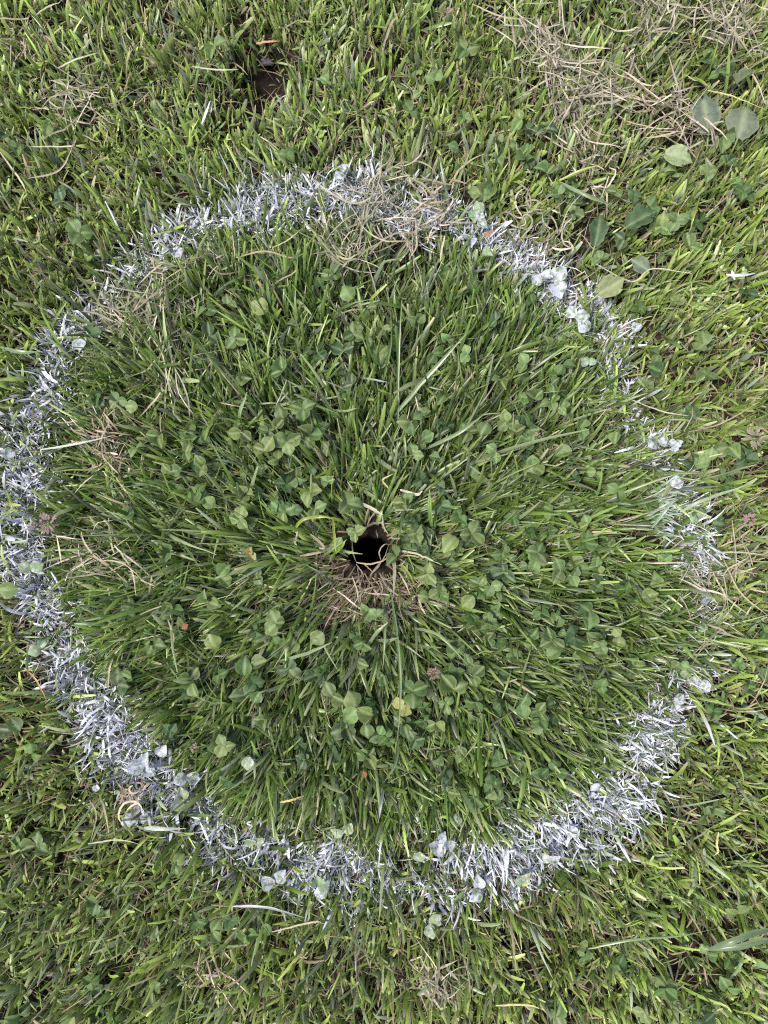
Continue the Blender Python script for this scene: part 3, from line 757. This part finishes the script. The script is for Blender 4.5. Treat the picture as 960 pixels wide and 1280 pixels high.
# broad weed leaves
def broad_leaf(px, py, length_px, ang, mat, label, aspect, fold, curl, z=.026, lobes=None, seed=3, notch=0.05, tilt=0.1, name='weed_leaf', wob=.012):
    x, y = (float(v) for v in at(px, py, z))
    Lm = length_px * .88 * CAM_H / F
    zb = float(gz(np.array([x]), np.array([y]))[0])
    bx, by = x - .5 * Lm * math.cos(ang), y - .5 * Lm * math.sin(ang)
    root = empty(name, (bx, by, zb - .002))
    me = leaflet_mesh('leaf_blade', mat, fold, curl, notch, aspect, nu=20, nv=11, wob=wob * .6, seed=seed, lobes=lobes)
    lf = link('leaf_blade', me, root)
    lf.location = (0, 0, z - zb - .3 * Lm * math.sin(tilt)); lf.rotation_euler = (random.uniform(-.15, .15), -tilt, ang); lf.scale = (Lm, Lm, Lm)
    zt = z - zb - .3 * Lm * math.sin(tilt)
    V, f = tube([(-.4 * Lm * math.cos(ang), -.4 * Lm * math.sin(ang), 0), (-.25 * Lm * math.cos(ang), -.25 * Lm * math.sin(ang), zt * .7), (.02 * Lm * math.cos(ang), .02 * Lm * math.sin(ang), zt)], .0009)
    mesh_obj('stalk', V, f, M['stem'], root)
    tag(root, label, 'leaf', 'broad weed leaves')
broad_leaf(882, 136, 66, 1.75, M['weed'], 'large grey-green leaf with ragged end beside the dead grass clump', .62, .10, -.1, z=.026, lobes=.07, seed=4, notch=.3, wob=.012)
broad_leaf(930, 148, 56, 1.3, M['weed'], 'broad grey-green leaf near the upper right edge, right of the ragged one', .85, .05, -.15, z=.026, lobes=.05, seed=8, notch=.2, wob=.012)
broad_leaf(850, 196, 42, -0.35, M['weed_pale'], 'folded pale green leaf below the ragged grey-green leaf', .75, .5, -.15, z=.034, seed=5)
broad_leaf(803, 272, 52, 0.5, M['weed_dark'], 'dark pointed weed leaf outside the ring at upper right, below the pale leaf', .6, .8, -.2, z=.027, seed=6, lobes=.12)
broad_leaf(748, 285, 50, 1.4, M['weed_dark'], 'dark upright weed leaf in the gap right of the white ring', .5, .7, -.3, z=.025, seed=7, lobes=.1)
broad_leaf(765, 357, 44, 0.55, M['weed_pale'], 'pale folded dry leaf lying on the ring at upper right', .7, .7, .1, z=.036, seed=9)
broad_leaf(800, 330, 30, 2.6, M['weed'], 'small grey-green leaf between the dry folded leaf and the dark weeds', .8, .3, -.1, z=.027, seed=12)
broad_leaf(865, 515, 26, 2.2, M['weed_dark'], 'small dark round leaf right of the thin part of the ring', .9, .2, -.1, z=.028, seed=13)
broad_leaf(334, 78, 24, 0.1, M['pit_leaf'], 'dark shrivelled leaf down in the small pit at the top', .7, .8, -.2, z=-.012, seed=14, lobes=.1)
broad_leaf(455, 968, 9, 2.0, M['rust'], 'tiny rust-red leaf fragment low in the circle', .8, .2, 0, z=.034, seed=15, name='leaf_fragment')
broad_leaf(231, 783, 10, 0.6, M['rust'], 'tiny reddish leaf fragment left of the hole', .8, .2, 0, z=.034, seed=16, name='leaf_fragment')
broad_leaf(613, 290, 18, 0.4, M['leaf_scrap'], 'reddish brown leaf scrap lying on the white paint at upper right', .35, .2, 0, z=.036, seed=17, name='leaf_fragment')

# ------------------------------------------------------------------ strands: stalks, long blades, dead clumps
def smooth_path(P, n):
    P = np.asarray(P, float)
    if len(P) == 2:
        return P[0] + (P[1] - P[0]) * np.linspace(0, 1, n)[:, None]
    Q = np.vstack([2 * P[0] - P[1], P, 2 * P[-1] - P[-2]])
    out = []
    for t in np.linspace(0, len(P) - 1 - 1e-6, n):
        i = int(t); f = t - i
        a, b, c, d = Q[i], Q[i + 1], Q[i + 2], Q[i + 3]
        out.append(.5 * (2 * b + (c - a) * f + (2 * a - 5 * b + 4 * c - d) * f * f + (3 * b - a - 3 * c + d) * f ** 3))
    return np.array(out)

def ribbon(path, width, taper0=.5, taper1=.2, fold=.3, roll=0.0, across=3):
    n = len(path)
    V, f = [], []
    vs = np.linspace(-1, 1, across)
    for i in range(n):
        d = path[min(i + 1, n - 1)] - path[max(i - 1, 0)]
        d = d / (np.linalg.norm(d) + 1e-9)
        s = np.cross(d, (0, 0, 1.0)); s = s / (np.linalg.norm(s) + 1e-9)
        q = np.cross(s, d)
        rr = roll * i / n
        s, q = s * math.cos(rr) + q * math.sin(rr), q * math.cos(rr) - s * math.sin(rr)
        t = i / (n - 1)
        w = width * .5 * min(1, taper0 + (1 - taper0) * t / .2, taper1 + (1 - taper1) * (1 - t) / .35)
        for v in vs:
            V.append(path[i] + s * w * v - q * w * fold * (1 - abs(v)))
    for i in range(n - 1):
        for c in range(across - 1):
            f.append([across * i + c, across * i + c + 1, across * (i + 1) + c + 1, across * (i + 1) + c])
    return np.array(V), np.array(f)

def strand(name, pts, width_px, colour, label, category, group, z=.034, mat=None, roll=0.0, root_low=False):
    P = []
    for i, p in enumerate(pts):
        zz = p[2] if len(p) > 2 else (z + random.uniform(-.004, .004) if i or not root_low else z * .45)
        x, y = at(p[0], p[1], zz)
        P.append((float(x), float(y), zz))
    path = smooth_path(P, max(9, 5 * len(P)))
    path[1:-1] += np.random.default_rng(len(label)).normal(0, .00012, path[1:-1].shape)
    V, f = ribbon(path, width_px * .66 * CAM_H / F, roll=roll + random.gauss(0, .8), across=5, fold=.45)
    nn = len(V) // 5
    vein = np.array([.86, 1.08, .80, 1.12, .9]) + np.array([random.gauss(0, .06) for _ in range(5)])
    lon = 1 + .22 * (vnoise(np.linspace(0, 1, nn) * nn, np.full(nn, float(len(label))), 3.0, 31) - .5)
    col = np.array(colour)[None, None] * vein[None, :, None] * lon[:, None, None] * np.linspace(.88, 1.12, nn)[:, None, None]
    o = mesh_obj(name, V, f, mat or M['dry'], col=col.reshape(-1, 3))
    return tag(o, label, category, group)

T1, T2, T3, T4 = (.34, .30, .20), (.27, .22, .15), (.38, .36, .26), (.20, .165, .11)
DG = 'dry stalks lying on the grass'
for pts, w, c, lab in [
    ([(135, 858), (138, 830), (155, 806), (200, 793)], 3.4, T1, 'pale dry stalk bent in a hook left of and below the hole'),
    ([(199, 415), (205, 452), (218, 520)], 3.2, T3, 'straight straw hanging down from the dry clump inside the left ring'),
    ([(35, 223), (75, 212), (95, 170)], 3.0, T1, 'curved dry straw at upper left outside the ring'),
    ([(38, 183), (85, 183), (92, 180)], 2.6, T3, 'short level pale straw at the upper left'),
    ([(0, 190), (25, 225), (33, 240)], 3.2, T3, 'pale straw near the left edge, upper part'),
    ([(72, 85), (95, 74), (122, 66)], 3.0, T3, 'pale straw slanting up at the upper left'),
    ([(128, 20), (127, 45), (133, 56)], 2.6, T3, 'thin upright pale straw near the top left'),
    ([(45, 18), (60, 8), (75, 3)], 3.0, T3, 'short straw at the very top left edge'),
    ([(240, 83), (270, 87), (298, 87)], 3.0, T3, 'pale flat straw left of the small pit'),
    ([(320, 54), (336, 52), (350, 51)], 5.0, (.42, .24, .15), 'reddish brown straw bridging the small pit'),
    ([(295, 322), (330, 314), (362, 322), (378, 318)], 3.4, T2, 'wavy tan stalk along the inner edge of the ring at the top'),
    ([(340, 310), (360, 300), (376, 287)], 2.6, T1, 'thin yellowish stalk by the dead tuft on the ring'),
    ([(334, 362), (350, 350), (368, 340), (372, 325)], 2.6, T2, 'curling tan stem under the top of the ring'),
    ([(590, 5), (625, 20), (660, 25)], 3.0, T1, 'thin curved straw at the top right of centre'),
    ([(480, 55), (490, 28), (497, 22)], 5.0, T2, 'shrivelled tan blade near the top centre'),
    ([(700, 290), (715, 255), (760, 215)], 2.8, T3, 'long pale straw beside the dark weed leaves'),
    ([(930, 80), (945, 100), (957, 130)], 3.2, T1, 'arched straw at the right edge above the broad leaf'),
    ([(885, 113), (915, 120), (959, 138)], 4.0, (.42, .42, .18), 'yellowish stalk lying over the broad grey leaf'),
    ([(745, 330), (790, 352), (815, 336), (865, 342)], 2.6, T3, 'pale straw running across the ring beside the folded dry leaf'),
    ([(860, 540), (900, 530), (945, 505)], 2.6, T2, 'brown straw right of the ring, upper right'),
    ([(855, 540), (866, 515), (858, 495)], 2.6, T1, 'hooked pale straw right of the ring'),
    ([(895, 690), (930, 691), (962, 695)], 3.0, T3, 'level pale straw at the right edge near the hole height'),
    ([(905, 700), (925, 740), (960, 770)], 3.0, T1, 'slanting tan straw at the right edge'),
    ([(915, 650), (920, 700), (918, 740)], 2.6, T1, 'upright thin straw in the dry patch on the right'),
    ([(790, 500), (830, 515), (862, 520)], 2.4, T3, 'fine pale straw right of the thin painted stretch'),
    ([(110, 1055), (150, 1050), (188, 1060)], 3.4, T3, 'pale straw below the painted leaves at lower left'),
    ([(112, 1000), (120, 1020), (112, 1055)], 3.0, T2, 'bent brown straw at the lower left outside the ring'),
    ([(30, 835), (45, 850), (58, 875)], 3.0, (.45, .30, .12), 'orange-brown straw left of the ring'),
    ([(620, 1257), (655, 1256), (680, 1262)], 4.0, (.44, .42, .20), 'yellow straw near the bottom edge'),
    ([(898, 1040), (896, 1055), (897, 1065), (892, 1070)], 4.2, (.46, .40, .18), 'yellowed blade standing at lower right'),
    ([(840, 1022), (865, 1030), (890, 1031)], 2.6, (.42, .30, .20), 'reddish thin straw at lower right'),
    ([(340, 1165), (390, 1153), (405, 1155)], 2.8, T1, 'short tan straw under the bottom of the ring'),
    ([(350, 1003), (365, 1000), (380, 995)], 3.4, (.46, .34, .16), 'orange tan straw low inside the circle at left'),
    ([(150, 690), (165, 715), (170, 745)], 3.0, T1, 'tan straw standing left inside the ring'),
    ([(90, 690), (125, 700), (160, 730)], 3.0, T2, 'brown straw slanting at the left inside the ring'),
    ([(210, 775), (217, 800), (210, 815)], 4.0, T2, 'upright brown withered blade left of the hole'),
    ([(170, 770), (205, 758), (215, 775)], 2.4, T1, 'arched fine straw left of the hole'),
    ([(120, 700), (155, 705), (190, 738)], 2.6, T1, 'fine tan stem inside the left side of the ring'),
]:
    strand('dry_stalk', pts, w, c, lab, 'straw', DG, z=.031)

# roots and stems over the hole
RG = 'dry stems at the rim of the hole'
for pts, w, c, lab in [
    ([(445, 703, .004), (463, 705, .010), (480, 700, .010), (494, 689, .006)], 3.2, (.34, .27, .17), 'arched brown stem spanning the lower side of the dark hole'),
    ([(476, 700, .002), (474, 690, .008), (480, 681, .010), (490, 681, .004)], 2.2, (.30, .24, .14), 'small looped stem inside the right rim of the hole'),
    ([(450, 628, .022), (465, 636, .020), (479, 644, .016)], 6.0, T3, 'pale flat straw pointing at the hole from above'),
    ([(478, 645, .016), (479, 658, .010), (486, 669, .006)], 3.4, T1, 'hooked pale stem dropping into the upper right of the hole'),
    ([(487, 672, .006), (500, 674, .014), (520, 672, .020)], 3.0, T2, 'thin tan stem leaving the right rim of the hole'),
    ([(492, 688, .004), (520, 692, .020), (552, 706, .030)], 3.6, T3, 'long pale straw running right and down from the hole'),
    ([(490, 686, .002), (493, 710, .010), (492, 745, .022)], 6.0, (.24, .24, .16), 'grey-green flattened stem hanging below the hole'),
    ([(440, 672, -.004), (441, 690, .002), (446, 705, .006)], 2.6, T4, 'dark brown root along the left rim of the hole'),
    ([(470, 662, .0), (472, 672, .004)], 2.2, T4, 'tiny root stub at the top of the hole'),
    ([(455, 660, .004), (470, 654, .008), (490, 655, .010)], 4.2, (.22, .20, .14), 'grey dead stem lying over the upper rim of the hole'),
    ([(445, 705, .006), (452, 715, .014), (455, 722, .020)], 2.4, T2, 'short tan stem below the left of the hole'),
    ([(455, 705, .006), (466, 715, .014)], 2.0, T2, 'short stub of stem right under the hole'),
    ([(476, 702, .008), (465, 715, .014), (458, 726, .018)], 2.6, T2, 'slanting tan stem under the hole'),
    ([(375, 695, .02), (400, 690, .02), (425, 680, .012)], 5.0, T2, 'tan withered blade pointing at the hole from the left'),
    ([(388, 668, .025), (400, 678, .02), (408, 688, .015)], 5.0, T2, 'brown withered blade left of the hole'),
    ([(500, 612, .03), (520, 618, .03), (528, 614, .034)], 5.0, T3, 'short cream straw above and right of the hole'),
    ([(485, 610, .026), (478, 600, .03), (492, 592, .036)], 4.0, (.46, .40, .20), 'yellow bent straw above the hole'),
    ([(498, 715, .012), (506, 728, .02), (512, 742, .024)], 3.0, T1, 'cream stem below the hole to the right'),
    ([(505, 757, .006), (512, 752, .01), (519, 744, .014)], 7.0, (.50, .36, .24), 'broken tan stub on the bare patch under the hole'),
    ([(440, 720, .010), (446, 738, .02), (448, 752, .026)], 3.0, T1, 'straw standing below and left of the hole'),
    ([(474, 725, .010), (478, 738, .02), (470, 748, .026)], 3.0, T2, 'curled brown stem below the hole'),
]:
    strand('rim_stem', pts, w, c, lab, 'stem', RG)

# long individual blades that stand out
GA, GB, GC, GY = (.20, .26, .13), (.11, .17, .045), (.26, .31, .20), (.26, .32, .06)
BG = 'long single blades'
for pts, w, c, lab in [
    ([(493, 520), (530, 475), (582, 418, .045)], 8, GA, 'long broad pale blade slanting up right in the middle of the circle'),
    ([(530, 562), (575, 540), (612, 512, .042)], 7, GA, 'long pale blade at two o clock from the hole'),
    ([(540, 660), (537, 635), (537, 612, .04)], 7, (.16, .26, .07), 'upright bright green blade right above the hole'),
    ([(497, 530), (498, 450), (502, 375, .045)], 5, GB, 'tall thin dark blade standing above the hole'),
    ([(478, 480), (487, 440), (490, 408, .045)], 5, GB, 'thin blade beside the tall one above the hole'),
    ([(450, 472), (470, 475), (484, 478, .04)], 4, (.30, .34, .30), 'whitish thin blade lying level above the hole'),
    ([(413, 512), (430, 514), (448, 510, .04)], 5, GA, 'level pale blade at eleven o clock from the hole'),
    ([(366, 665), (378, 650), (400, 646), (416, 648, .04)], 6, GY, 'bright yellow-green hooked blade left of the hole'),
    ([(416, 648), (418, 672), (420, 692, .036)], 5, GY, 'yellow-green blade hanging down left of the hole'),
    ([(420, 692), (428, 682), (432, 675, .034)], 4, GY, 'short yellow-green blade pointing at the hole from the left'),
    ([(500, 705, .022), (510, 716, .03), (522, 740, .034)], 6, GY, 'bright yellow-green blade curving down right of the hole'),
    ([(478, 745), (481, 790), (479, 832, .036)], 4.5, (.14, .20, .09), 'straight grey-green blade hanging below the hole'),
    ([(489, 740), (497, 800), (501, 860, .036), (497, 925, .040)], 4.5, (.13, .19, .08), 'long straight blade running down below the hole'),
    ([(498, 925), (494, 955), (480, 978, .044)], 6, GA, 'pale blade end bent left far below the hole'),
    ([(480, 985), (476, 1005), (474, 1022, .04)], 6, (.45, .48, .42), 'whitish blade just above the bottom of the ring'),
    ([(454, 815), (470, 792), (485, 778, .04)], 6, GA, 'pale bent blade below the hole'),
    ([(470, 800), (485, 801), (498, 797, .04)], 6, GA, 'level broad blade below the hole'),
    ([(518, 785), (550, 795), (585, 832, .042)], 6, GA, 'long pale blade slanting down right below the hole'),
    ([(343, 828), (380, 818), (415, 803, .04)], 6, GA, 'long pale blade slanting below and left of the hole'),
    ([(605, 905), (615, 918), (627, 935, .042)], 7, GA, 'short broad pale blade low right in the circle'),
    ([(297, 538), (300, 515), (309, 490, .042)], 6, GA, 'upright pale blade left of the upper middle'),
    ([(735, 1186, .03), (790, 1175, .04), (850, 1170, .035), (900, 1160, .02)], 5, GA, 'thin pale blade at the lower right'),
    ([(885, 1187, .034), (915, 1177, .045), (945, 1166, .042), (985, 1158, .02)], 11, (.14, .20, .10), 'uppermost broad blade of the tuft at the lower right edge'),
    ([(880, 1186, .030), (920, 1184, .040), (955, 1176, .038), (985, 1176, .02)], 10, (.16, .22, .11), 'lower broad blade of the tuft at the lower right edge'),
    ([(918, 1220, .03), (926, 1205, .036), (932, 1190, .03)], 8, GA, 'short broad blade under the tuft at lower right'),
    ([(945, 1205, .03), (970, 1212, .03)], 9, (.2, .28, .12), 'broad blade entering from the lower right edge'),
    ([(180, 1035, .036), (205, 1036, .042), (233, 1036, .034)], 9, (.40, .44, .36), 'broad whitish blade lying under the painted leaves'),
    ([(290, 1133, .03), (330, 1134, .036), (380, 1147, .028)], 4, (.48, .48, .50), 'long white-painted blade under the bottom left of the ring'),
    ([(168, 258, .03), (174, 235, .034), (178, 218, .038)], 6, GA, 'upright pale blade at upper left just outside the ring'),
    ([(245, 85), (275, 100), (300, 118, .036)], 5, GB, 'thin green blade left of the small pit'),
    ([(905, 125), (910, 90), (912, 55, .045)], 6, (.18, .27, .05), 'tall bright blade above the broad grey leaf'),
    ([(885, 95), (892, 70), (900, 42, .045)], 5, (.20, .28, .06), 'bright blade by the top right dead clump'),
    ([(850, 640, .034), (880, 625, .044), (935, 606, .036)], 6, (.34, .40, .26), 'long pale blade crossing the right side of the ring'),
    ([(815, 660, .03), (830, 640, .04), (845, 622, .04)], 6, (.26, .34, .22), 'pale blade over the whitish splashed leaf'),
    ([(0, 434, .034), (25, 440, .04), (52, 440, .036)], 7, GA, 'broad grey-green blade left of the ring'),
    ([(50, 562, .036), (95, 555, .042), (140, 545, .036)], 4, (.46, .50, .42), 'thin whitish blade pointing into the circle from the left ring'),
    ([(700, 228, .03), (735, 245, .038), (768, 258, .03)], 7, GA, 'grey-green blade slanting to the dark weed leaves'),
    ([(700, 225, .03), (730, 212, .04), (750, 206, .045)], 6, GY, 'bright yellow-green blade right of the ring top'),
    ([(875, 245), (868, 268, .036), (862, 290, .03)], 4, GY, 'bright thin blade outside the ring at right'),
]:
    strand('grass_blade', pts, w, c, lab, 'blade', BG, mat=M['grass'], root_low=True)

# painted scraps away from the ring
strand('painted_straw', [(252, 155, .03), (257, 142, .036), (263, 126, .034)], 5, (.46, .45, .52), 'lone white-painted blade below the small pit, outside the ring', 'blade', 'stray painted blades')
strand('painted_straw', [(908, 343, .034), (925, 344, .038), (944, 342, .030)], 5, (.48, .49, .54), 'lone white-painted blade near the right edge, outside the ring', 'blade', 'stray painted blades')
strand('painted_straw', [(915, 338, .034), (918, 350, .036)], 5, (.66, .67, .74), 'tiny white-painted scrap on the lone blade near the right edge', 'blade', 'stray painted blades')

def clump(spine, n, spread_px, length_px, label, pal, zr=(.020, .040), width=(0.7, 2.6), wander=.16, along=.6):
    """a tangle of dead blades lying on the grass, raked along a line"""
    P = []
    for p in spine:
        x, y = at(p[0], p[1], .03); P.append((float(x), float(y), 0))
    path = smooth_path(P, 24)
    k = CAM_H / F
    Vs, Fs, Cs, off = [], [], [], 0
    for i in range(int(n * 1.45)):
        j = random.randrange(23)
        d = path[min(j + 1, 23)] - path[max(j - 1, 0)]
        a = math.atan2(d[1], d[0]) + (math.pi if random.random() < .5 else 0)
        a += random.gauss(0, .45) if random.random() < along else random.uniform(-3.1, 3.1)
        c = path[j] + np.array([random.gauss(0, spread_px * k), random.gauss(0, spread_px * k), 0])
        Ln = length_px * k * random.choice((.35, .6, .8, 1.0, 1.4)) * random.uniform(.8, 1.2)
        z = random.uniform(zr[0] - .010, zr[1] - .006)
        pts = [np.array([c[0], c[1], z])]
        b, bz, turn = a, random.uniform(-.35, .35), random.gauss(0, wander)
        for s in range(6):
            b += turn / 3 + random.gauss(0, .08) + (random.gauss(0, .8) if random.random() < .10 else 0)
            bz += random.gauss(0, .2) - .05
            q = pts[-1] + np.array([math.cos(b), math.sin(b), math.sin(bz)]) * Ln / 6
            q[2] = min(max(q[2], .012), zr[1] + .006)
            pts.append(q)
        V, f = ribbon(smooth_path(pts, 9), random.uniform(*width) * k, roll=random.gauss(0, 1.5))
        Vs.append(V); Fs.append(f + off); off += len(V)
        Cs.append(np.tile(np.array(random.choice(pal)) * random.uniform(.45, 1.12), (len(V), 1)))
    o = mesh_obj('dead_grass_clump', np.vstack(Vs), np.vstack(Fs), M['dry'], col=np.vstack(Cs))
    return tag(o, label, 'dead grass', 'clumps of dead grass')

GREYTAN = [(.34, .30, .22), (.28, .25, .18), (.40, .36, .28), (.24, .23, .15), (.44, .38, .30)]
PINKTAN = [(.42, .33, .25), (.36, .28, .20), (.48, .40, .31), (.30, .24, .17)]
OLIVE = [(.24, .25, .14), (.30, .29, .18), (.36, .33, .22), (.18, .20, .10)]
clump([(402, 280), (418, 318), (446, 312), (460, 265), (472, 230), (500, 210), (514, 235)], 110, 8, 54, 'swirled mat of dead grass lying over the top of the ring', GREYTAN + OLIVE, zr=(.026, .042), wander=.5, along=.85)
clump([(500, 300), (530, 270), (555, 240)], 40, 12, 45, 'loose dead stems right of the swirled mat on the ring', GREYTAN + PINKTAN, zr=(.026, .042))
clump([(130, 390), (160, 400), (205, 370), (205, 420), (208, 490)], 120, 12, 55, 'hanging skein of dry grass inside the upper left of the ring', GREYTAN + OLIVE, zr=(.026, .042), along=.8)
clump([(105, 530), (130, 565), (150, 595)], 55, 14, 40, 'pinkish tan dead tuft inside the left side of the ring', PINKTAN, zr=(.024, .042))
clump([(665, 35), (700, 75), (725, 120), (780, 105)], 175, 16, 52, 'long grey-tan heap of dead grass at the upper right', GREYTAN, zr=(.026, .050))
clump([(715, 110), (712, 160), (735, 210), (760, 235)], 70, 14, 50, 'drooping strands of dead grass below the upper right heap', GREYTAN, zr=(.022, .040))
clump([(800, 50), (825, 20), (815, 0)], 60, 15, 45, 'grey dead tuft at the top edge', GREYTAN, zr=(.026, .046))
clump([(890, 10), (920, 35), (945, 15)], 70, 16, 50, 'grey dead tuft in the upper right corner', GREYTAN, zr=(.026, .046))
clump([(810, 100), (845, 140), (875, 165)], 75, 16, 50, 'tan dead stems left of the ragged grey-green leaf', GREYTAN + PINKTAN, zr=(.024, .046))
clump([(650, 250), (690, 285), (710, 270)], 45, 16, 50, 'curly dry stems outside the ring at upper right', GREYTAN, zr=(.022, .038), wander=1.1)
clump([(60, 95), (90, 120), (120, 115)], 50, 20, 42, 'thin scatter of dry grass at the upper left', GREYTAN, zr=(.022, .038))
clump([(10, 15), (18, 45), (25, 60)], 18, 8, 40, 'few brown stems in the upper left corner', PINKTAN, zr=(.024, .038))
clump([(528, 1225), (548, 1245), (540, 1215)], 40, 9, 30, 'small grey fibrous tuft near the bottom edge', GREYTAN, zr=(.022, .038))
clump([(250, 1220), (275, 1232)], 26, 9, 32, 'small brown dead tuft near the bottom left', PINKTAN, zr=(.022, .036))
clump([(880, 720), (905, 760), (930, 700), (950, 670)], 60, 18, 60, 'patch of tan stalks at the right edge beside the ring', PINKTAN + OLIVE, zr=(.022, .040))
clump([(95, 700), (135, 690), (190, 735)], 40, 14, 55, 'sparse tan stems inside the left side of the ring below the pinkish tuft', GREYTAN + OLIVE, zr=(.022, .038))
clump([(150, 1000), (165, 995), (178, 1005)], 16, 5, 28, 'tan curled stems on the painted leaves at lower left', PINKTAN, zr=(.030, .040), wander=1.4)
clump([(440, 740), (480, 760), (520, 745)], 16, 14, 34, 'short dead stems on the worn patch below the hole', PINKTAN + GREYTAN, zr=(.012, .026))
clump([(195, 335), (235, 325), (280, 318)], 24, 9, 45, 'wispy dry stems along the inner edge of the upper left ring', GREYTAN + OLIVE, zr=(.024, .038))

# a frayed tuft that caught a thick splash of paint
def painted_tuft():
    n = 46
    px, py = 808 + np.array([random.gauss(0, 5) for _ in range(n)]), 632 + np.array([random.gauss(0, 13) for _ in range(n)])
    x, y = at(px, py, .01)
    t = np.linspace(0, 1, 5)
    cols = np.empty((n, 5, 3))
    st_ = np.array([random.uniform(.1, .6) for _ in range(n)])
    for k, tk in enumerate(t):
        q = np.clip((tk - st_) / .35, 0, 1)[:, None]
        cols[:, k] = np.array([.12, .19, .06]) * (1 - q) + np.array([.34, .39, .36]) * q
    V, Fc, C = blades(x, y, np.array([random.gauss(.05, .45) for _ in range(n)]), np.array([random.uniform(.026, .040) for _ in range(n)]),
                      np.array([random.uniform(.0016, .0034) for _ in range(n)]), np.array([random.uniform(.3, .7) for _ in range(n)]), np.array([random.uniform(.4, 1.1) for _ in range(n)]),
                      np.array([random.gauss(0, .3) for _ in range(n)]), np.full(n, .5), np.array([random.gauss(0, .6) for _ in range(n)]), cols)
    o = mesh_obj('painted_tuft', V, Fc, M['paint_grass'], col=C)
    tag(o, 'frayed grass tuft with whitish paint-splashed tips at the right side of the ring', 'grass tuft')
painted_tuft()

# withered clover flower heads
def flower_head(px, py, size_px, mat, label, n=48, z=.036):
    x, y = (float(v) for v in at(px, py, z))
    zb = float(gz(np.array([x]), np.array([y]))[0])
    root = empty('clover_flower', (x, y, zb))
    r = size_px * CAM_H / F
    V, f = [], []
    for i in range(n):
        th, ph = math.acos(1 - 1.5 * random.random()), random.uniform(0, 6.28)
        d = np.array([math.sin(th) * math.cos(ph), math.sin(th) * math.sin(ph), math.cos(th)])
        s = np.cross(d, (0.1, 0.2, 1)); s /= np.linalg.norm(s)
        p = d * r * .35
        droop = np.array([0, 0, -.25 * r])
        b = len(V)
        w = r * random.uniform(.08, .15)
        e = p + d * r * random.uniform(.4, .8) + droop * random.random()
        m_ = (p + e) / 2
        q = np.cross(d, s) * w * .6
        V += [p - s * w * .3, p + s * w * .3, m_ + s * w + q, m_ - s * w + q, e + s * w * .4, e - s * w * .4]
        f += [(b, b + 1, b + 2, b + 3), (b + 3, b + 2, b + 4, b + 5)]
    h = mesh_obj('flower_head', np.array(V), f, mat, root)
    h.location = (0, 0, z - zb)
    V, f = tube([(-.004, -.003, 0), (-.003, .001, .5 * (z - zb)), (0, 0, z - zb)], .0008)
    mesh_obj('stem', V, f, M['stem'], root)
    tag(root, label, 'clover flower', 'withered clover flowers')
flower_head(60, 654, 13, M['flower'], 'pinkish brown withered flower head on the left side of the ring')
flower_head(937, 649, 9, M['flower'], 'small pink withered flower head near the right edge')
flower_head(542, 842, 8, M['flower_brown'], 'brown withered flower head below the hole')
flower_head(944, 548, 14, M['flower_pale'], 'large cream and pink withered flower head at the right edge')
flower_head(558, 20, 12, M['flower'], 'pinkish withered star-shaped flower near the top edge', n=14)
flower_head(243, 935, 6, M['flower'], 'small dull red withered flower inside the lower left ring', n=14)
flower_head(675, 542, 6, M['flower'], 'tiny pinkish withered flower right of the middle', n=12)
